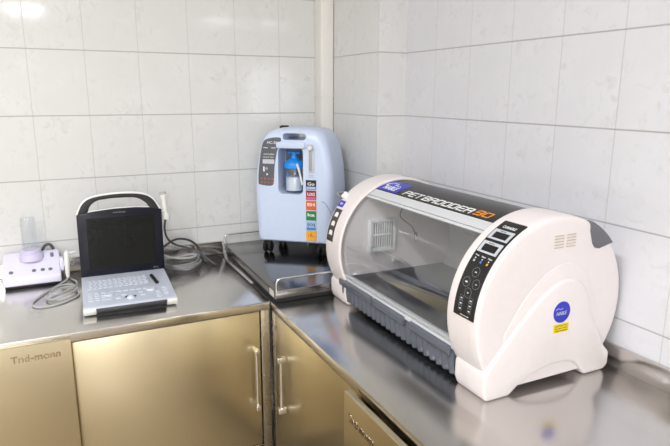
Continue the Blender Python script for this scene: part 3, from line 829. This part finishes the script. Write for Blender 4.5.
# screen lid: plane leaning back
SV = V((0, .043, .234)).normalized(); SN = V((0, -SV.z, SV.y))
sm = lambda a, b, d: V((a, -.293, .893)) + SV * b + SN * d
top = [(-1.2575, .236), (-1.2, .245), (-1.128, .2505), (-1.05, .2505), (-1.0, .246), (-.956, .237)]
out = [(-1.2595, .004), (-.9625, .004), (-.956, .237)] + top[::-1][1:]
bm = nb(); prism(bm, out, sm, -.024, .0, .003, 2)
lid = obj('screen_lid', yaw(bm), 'navy', us)
bm = nb(); prism(bm, [(-1.229, .03), (-.991, .03), (-.987, .219), (-1.226, .219)], sm, -.002, .0006)
obj('screen', yaw(bm), 'screen', lid, 0, label='dark switched off screen')
bm = nb(); text(bm, 'mindray', .045, .0065, lambda u, v, d: sm(-1.132 + u, .2325 + v, d), 0, .0007)
obj('lettering', yaw(bm), 'greyprint', lid, 0)
bm = nb(); text(bm, 'DP-50', .017, .004, lambda u, v, d: sm(-1.004 + u, .014 + v, d), 0, .0007)
obj('lettering', yaw(bm), 'greyprint', lid, 0)
# white back cover and carrying handle
cov = [(-1.2585, .1)] + [(a, b + .0035) for a, b in top] + [(-.955, .1)]
bm = nb(); prism(bm, cov, sm, -.030, -.006, .003, 2)
obj('back_cover', yaw(bm), 'white', us, label='white back cover')
oa = catmull([(-1.2535, .236, 0), (-1.232, .276, 0), (-1.193, .2965, 0), (-1.106, .3045, 0), (-1.028, .2985, 0), (-.987, .278, 0), (-.963, .236, 0)], 6)
ia = catmull([(-1.2175, .242, 0), (-1.208, .265, 0), (-1.185, .283, 0), (-1.153, .288, 0), (-1.106, .290, 0), (-1.045, .286, 0), (-1.012, .266, 0), (-.998, .242, 0)], 6)
wi = lambda c, k: [(p.x, p.y) for p in c]
bm = nb(); prism(bm, wi(oa, 0) + wi(ia, 0)[::-1], sm, -.026, -.004, .003, 2)
hd = obj('handle', yaw(bm), 'black', us, label='black carrying handle')
bm = nb(); tube(bm, [sm(p.x, p.y + .001, -.015) for p in oa], .0062, 10); obj('handle_trim', yaw(bm), 'white', hd, label='white outer edge of the handle')
# hinges
for a, b in ((-1.222, -1.19), (-1.075, -1.015)):
    bm = nb(); tube(bm, [sm(a, -.0005, -.008), sm(b, -.0005, -.008)], .0065, 12); obj('hinge', yaw(bm), 'navy', us)
# probe holder on the right edge of the lid
bm = nb(); t = nb(); lathe(t, [(.0155, 0), (.0165, .002), (.0165, .026), (.0145, .026), (.0135, .004), (0, .004)], Matrix.Translation((-.934, -.222, 1.078)), 24); merge(bm, t)
box(bm, -.961, -.946, -.232, -.214, 1.082, 1.100, .002)
obj('probe_holder', bm, 'white', us)

# probe in the holder, with its cable
pr_ = root('ultrasound_probe', 'white ultrasound probe standing in the holder beside the black screen', 'ultrasound probe', (-.934, -.222, 1.083))
bm = nb(); lathe(bm, [(0, 0), (.006, .0), (.008, .012), (.0095, .045), (.009, .07), (.012, .085), (.0135, .094), (.012, .099), (0, .1)], Matrix.Translation((-.934, -.222, 1.0835)) @ Matrix.Rotation(math.radians(-4), 4, 'Y'), 24)
obj('body', bm, 'white', pr_)
bm = nb(); t = nb(); lathe(t, [(.0128, 0), (.0142, .003), (.0122, .009), (0, .011)], Matrix.Translation((-.9413, -.222, 1.1755)) @ Matrix.Rotation(math.radians(-4), 4, 'Y'), 24); merge(bm, t)
obj('probe_tip', bm, 'cable', pr_)
bm = nb(); tube(bm, [(-.936, -.214, 1.075), (-.939, -.2, 1.03), (-.925, -.18, .985), (-.89, -.15, .950), (-.84, -.128, .926), (-.79, -.14, .9), (-.758, -.155, .872), (-.742, -.168, .8575), (-.733, -.18, .8562)], .0042, 8, 8)
obj('cable', bm, 'cabledark', pr_, label='dark grey probe cable')

# loose cables behind the ultrasound machine
def cable(name, pts, r, m, label, group=None, closed=False):
    bm = nb(); tube(bm, pts, r, 8, 8, closed)
    o = obj(name, bm, m, None); o['label'] = label; o['category'] = 'cable'
    if group: o['group'] = group
cable('power_cable', [(-.985, -.17, .93), (-.93, -.13, .945), (-.895, -.10, .955), (-.86, -.085, .957), (-.815, -.066, .94), (-.778, -.052, .905), (-.765, -.06, .868), (-.762, -.09, .857), (-.762, -.12, .8565)], .0048, 'cabledark', 'thick dark cable arching behind the ultrasound machine down to the steel')
def coil(cx, cy, rx, ry, z, turns, tilt, r, wob, seed):
    rnd = random.Random(seed); P = []
    for k in range(int(turns * 10) + 1):
        a = 2 * PI * k / 10 + .4
        w = 1 + wob * (rnd.random() - .5)
        x = cx + rx * w * math.cos(a); y = cy + ry * w * math.sin(a)
        P.append((x, y, z + .0062 * k / 10 + max(0, tilt * math.sin(a))))
    return P
cable('data_cable', coil(-.868, -.15, .07, .07, .8562, 4.2, 0, .0042, .22, 3), .0042, 'hosegrey', 'mid grey cable coiled on the steel right of the ultrasound machine')
cable('sensor_cable', [(-.965, -.2, .935), (-.93, -.195, .915), (-.89, -.19, .902), (-.85, -.185, .897), (-.82, -.17, .896), (-.81, -.15, .8965), (-.825, -.135, .897), (-.87, -.15, .897), (-.93, -.16, .897), (-.97, -.165, .897)], .0046, 'cable', 'pale grey cable resting on top of the grey coil')

# ------------------------------------------------------------------ dental scaler on the left
ss = root('ultrasonic_scaler', 'pale lavender scaler unit with clear bottle by the back wall', 'dental scaler', (-1.42, -.09, CT))
bm = nb()
prism(bm, [(-.166, .8585), (-.166, .885), (-.157, .895), (-.035, .953), (-.022, .953), (-.018, .944), (-.018, .8585)], ft, -1.521, -1.325, .006, 3)
sb = obj('housing', bm, 'lav', ss)
bm = nb(); box(bm, -1.516, -1.33, -.161, -.022, CT + .0004, .8588, .002); obj('foot_plate', bm, 'black', ss, label='black foot plate')
tn = V((0, -.065, .135)).normalized(); ty = V((0, .135, .065)).normalized()
zt = lambda y: .890 + (y + .165) * .475
for x, y in ((-1.492, -.136), (-1.416, -.137), (-1.386, -.137), (-1.36, -.138)):
    bm = nb(); lathe(bm, [(.0075, -.002), (.0075, .0025), (.006, .0035), (0, .0035)], place((x, y, zt(y) + .001), tn), 20); obj('button', bm, 'lavbtn', ss, label='small grey button')
bm = nb(); t = nb(); box(t, -.006, .006, -.012, .012, -.002, .0035, .002); merge(bm, t, place((-1.351, -.062, zt(-.062) + .001), tn)); obj('switch', bm, 'lavbtn', ss, label='dark grey switch')
bm = nb(); lathe(bm, [(.043, -.012), (.043, .010), (.040, .014), (.0365, .015), (.0365, .026), (.034, .029), (.03, .029), (0, .029)], Matrix.Translation((-1.4225, -.064, .943)), 40)
obj('bottle_collar', bm, 'lavdeep', ss, label='lavender bottle collar')
bm = nb(); lathe(bm, [(.027, 0), (.0275, .01), (.0265, .09), (.0265, .118), (.024, .124), (.008, .127), (0, .127)], Matrix.Translation((-1.4225, -.064, .973)), 32)
obj('bottle', bm, 'bottle', ss, label='clear water bottle')
bm = nb(); tube(bm, [(-1.385, -.03, .952), (-1.372, -.028, .972), (-1.355, -.028, .974), (-1.343, -.03, .955)], .0055, 10, 6)
obj('water_hose', bm, 'cabledark', ss, label='dark looped water hose')
bm = nb(); box(bm, -1.3265, -1.298, -.128, -.100, .905, .925, .003); box(bm, -1.3265, -1.312, -.13, -.095, .89, .94, .003)
obj('handpiece_holder', bm, 'lav', ss)
hp = root('scaler_handpiece', 'slim white scaler handpiece hanging in its holder beside the lavender unit', 'handpiece', (-1.30, -.145, .87))
bm = nb(); P0, P1 = V((-1.303, -.150, .868)), V((-1.299, -.136, .972))
ln = (P1 - P0).length
lathe(bm, [(0, 0), (.006, 0), (.0075, .01), (.0085, .04), (.0105, .065), (.0095, .085), (.0075, .098), (0, ln)], place(P0, (P1 - P0)), 20)
t = nb(); tube(t, [(-1.298, -.136, .957), (-1.272, -.136, .962), (-1.268, -.136, .962)], .003, 8); merge(bm, t)
obj('body', bm, 'white', hp)
zc = CT + .0040
bm = nb(); tube(bm, [P0 + V((0, 0, .003)), (-1.308, -.158, .861), (-1.333, -.185, zc), (-1.385, -.27, zc), (-1.421, -.365, zc), (-1.405, -.42, zc), (-1.345, -.415, zc), (-1.285, -.362, zc), (-1.272, -.31, zc + .003), (-1.30, -.25, zc + .006), (-1.345, -.27, zc + .006), (-1.378, -.33, zc + .006), (-1.362, -.375, zc + .0063), (-1.31, -.352, zc + .009), (-1.277, -.29, zc + .008), (-1.295, -.225, zc + .006), (-1.335, -.235, zc + .009), (-1.368, -.31, zc + .0095), (-1.34, -.34, zc + .012), (-1.285, -.28, zc + .012), (-1.275, -.2, zc + .006), (-1.292, -.13, zc), (-1.31, -.07, zc + .002), (-1.322, -.04, .87)], .0031, 8, 8)
obj('cable', bm, 'cable', hp, label='light grey looped cable')

# ------------------------------------------------------------------ lights
def area(name, loc, target, sx, sy, power, col):
    l = bpy.data.lights.new(name, 'AREA'); l.shape = 'RECTANGLE'; l.size = sx; l.size_y = sy; l.energy = power; l.color = col
    o = bpy.data.objects.new(name, l); COL.objects.link(o); o.location = loc
    o.rotation_euler = (V(target) - V(loc)).to_track_quat('-Z', 'Y').to_euler(); return o
def lamp(x, y, sx, sy, power, where):
    bm = nb(); box(bm, x - sx / 2 - .02, x + sx / 2 + .02, y - sy / 2 - .02, y + sy / 2 + .02, RH - .05, RH - .001, .004)
    o = obj('ceiling_lamp', bm, 'white', None); o['label'] = 'white flat ceiling lamp ' + where; o['category'] = 'lamp'
    area('ceiling light', (x, y, RH - .055), (x, y, 0), sx, sy, power, (.97, .985, 1))
lamp(-1.95, -2.0, .14, 1.2, 42, 'over the worktops')
lamp(-1.4, -4.2, 1.2, .3, 28, 'behind the photographer')
lamp(-3.2, -3.8, .3, 1.2, 24, 'on the left side of the room')
lamp(-1.5, -8.0, .5, 1.0, 34, 'by the far end of the room')
lamp(-2.6, -8.0, .8, 1.0, 40, 'by the window at the far end')
area('window daylight', (-3.2, RY - .12, 1.6), (-2.6, 0, 1.3), 1.3, 1.1, 60, (.93, .96, 1))

w = bpy.data.worlds.new('World'); sc.world = w; w.use_nodes = True
w.node_tree.nodes['Background'].inputs[0].default_value = (.9, .95, 1, 1); w.node_tree.nodes['Background'].inputs[1].default_value = 1.0

# ------------------------------------------------------------------ camera
f_px, pitch, yaw_, roll = 577.0437, .2209, .4550, .0036
cp_, sp_ = math.cos(pitch), math.sin(pitch)
F = V((math.sin(yaw_) * cp_, math.cos(yaw_) * cp_, -sp_)); R = V((math.cos(yaw_), -math.sin(yaw_), 0)); U = R.cross(F)
cr_, sr_ = math.cos(roll), math.sin(roll)
R2, U2 = R * cr_ + U * sr_, -R * sr_ + U * cr_
cam = bpy.data.cameras.new('Camera'); cam.sensor_width = 36; cam.lens = f_px * 36 / 670; cam.clip_start = .02
co = bpy.data.objects.new('Camera', cam); COL.objects.link(co)
mw = Matrix.Identity(4)
for i in range(3): mw[i][0], mw[i][1], mw[i][2] = R2[i], U2[i], -F[i]
mw.translation = V((-1.3122, -2.5071, 1.72 - .1588)); co.matrix_world = mw
sc.camera = co
vs = sc.view_settings; vs.view_transform = 'Standard'; vs.look = 'None'; vs.gamma = 1; vs.exposure = .28; vs.use_curve_mapping = False
sc.cycles.max_bounces = 10; sc.cycles.transparent_max_bounces = 16; sc.cycles.use_denoising = True
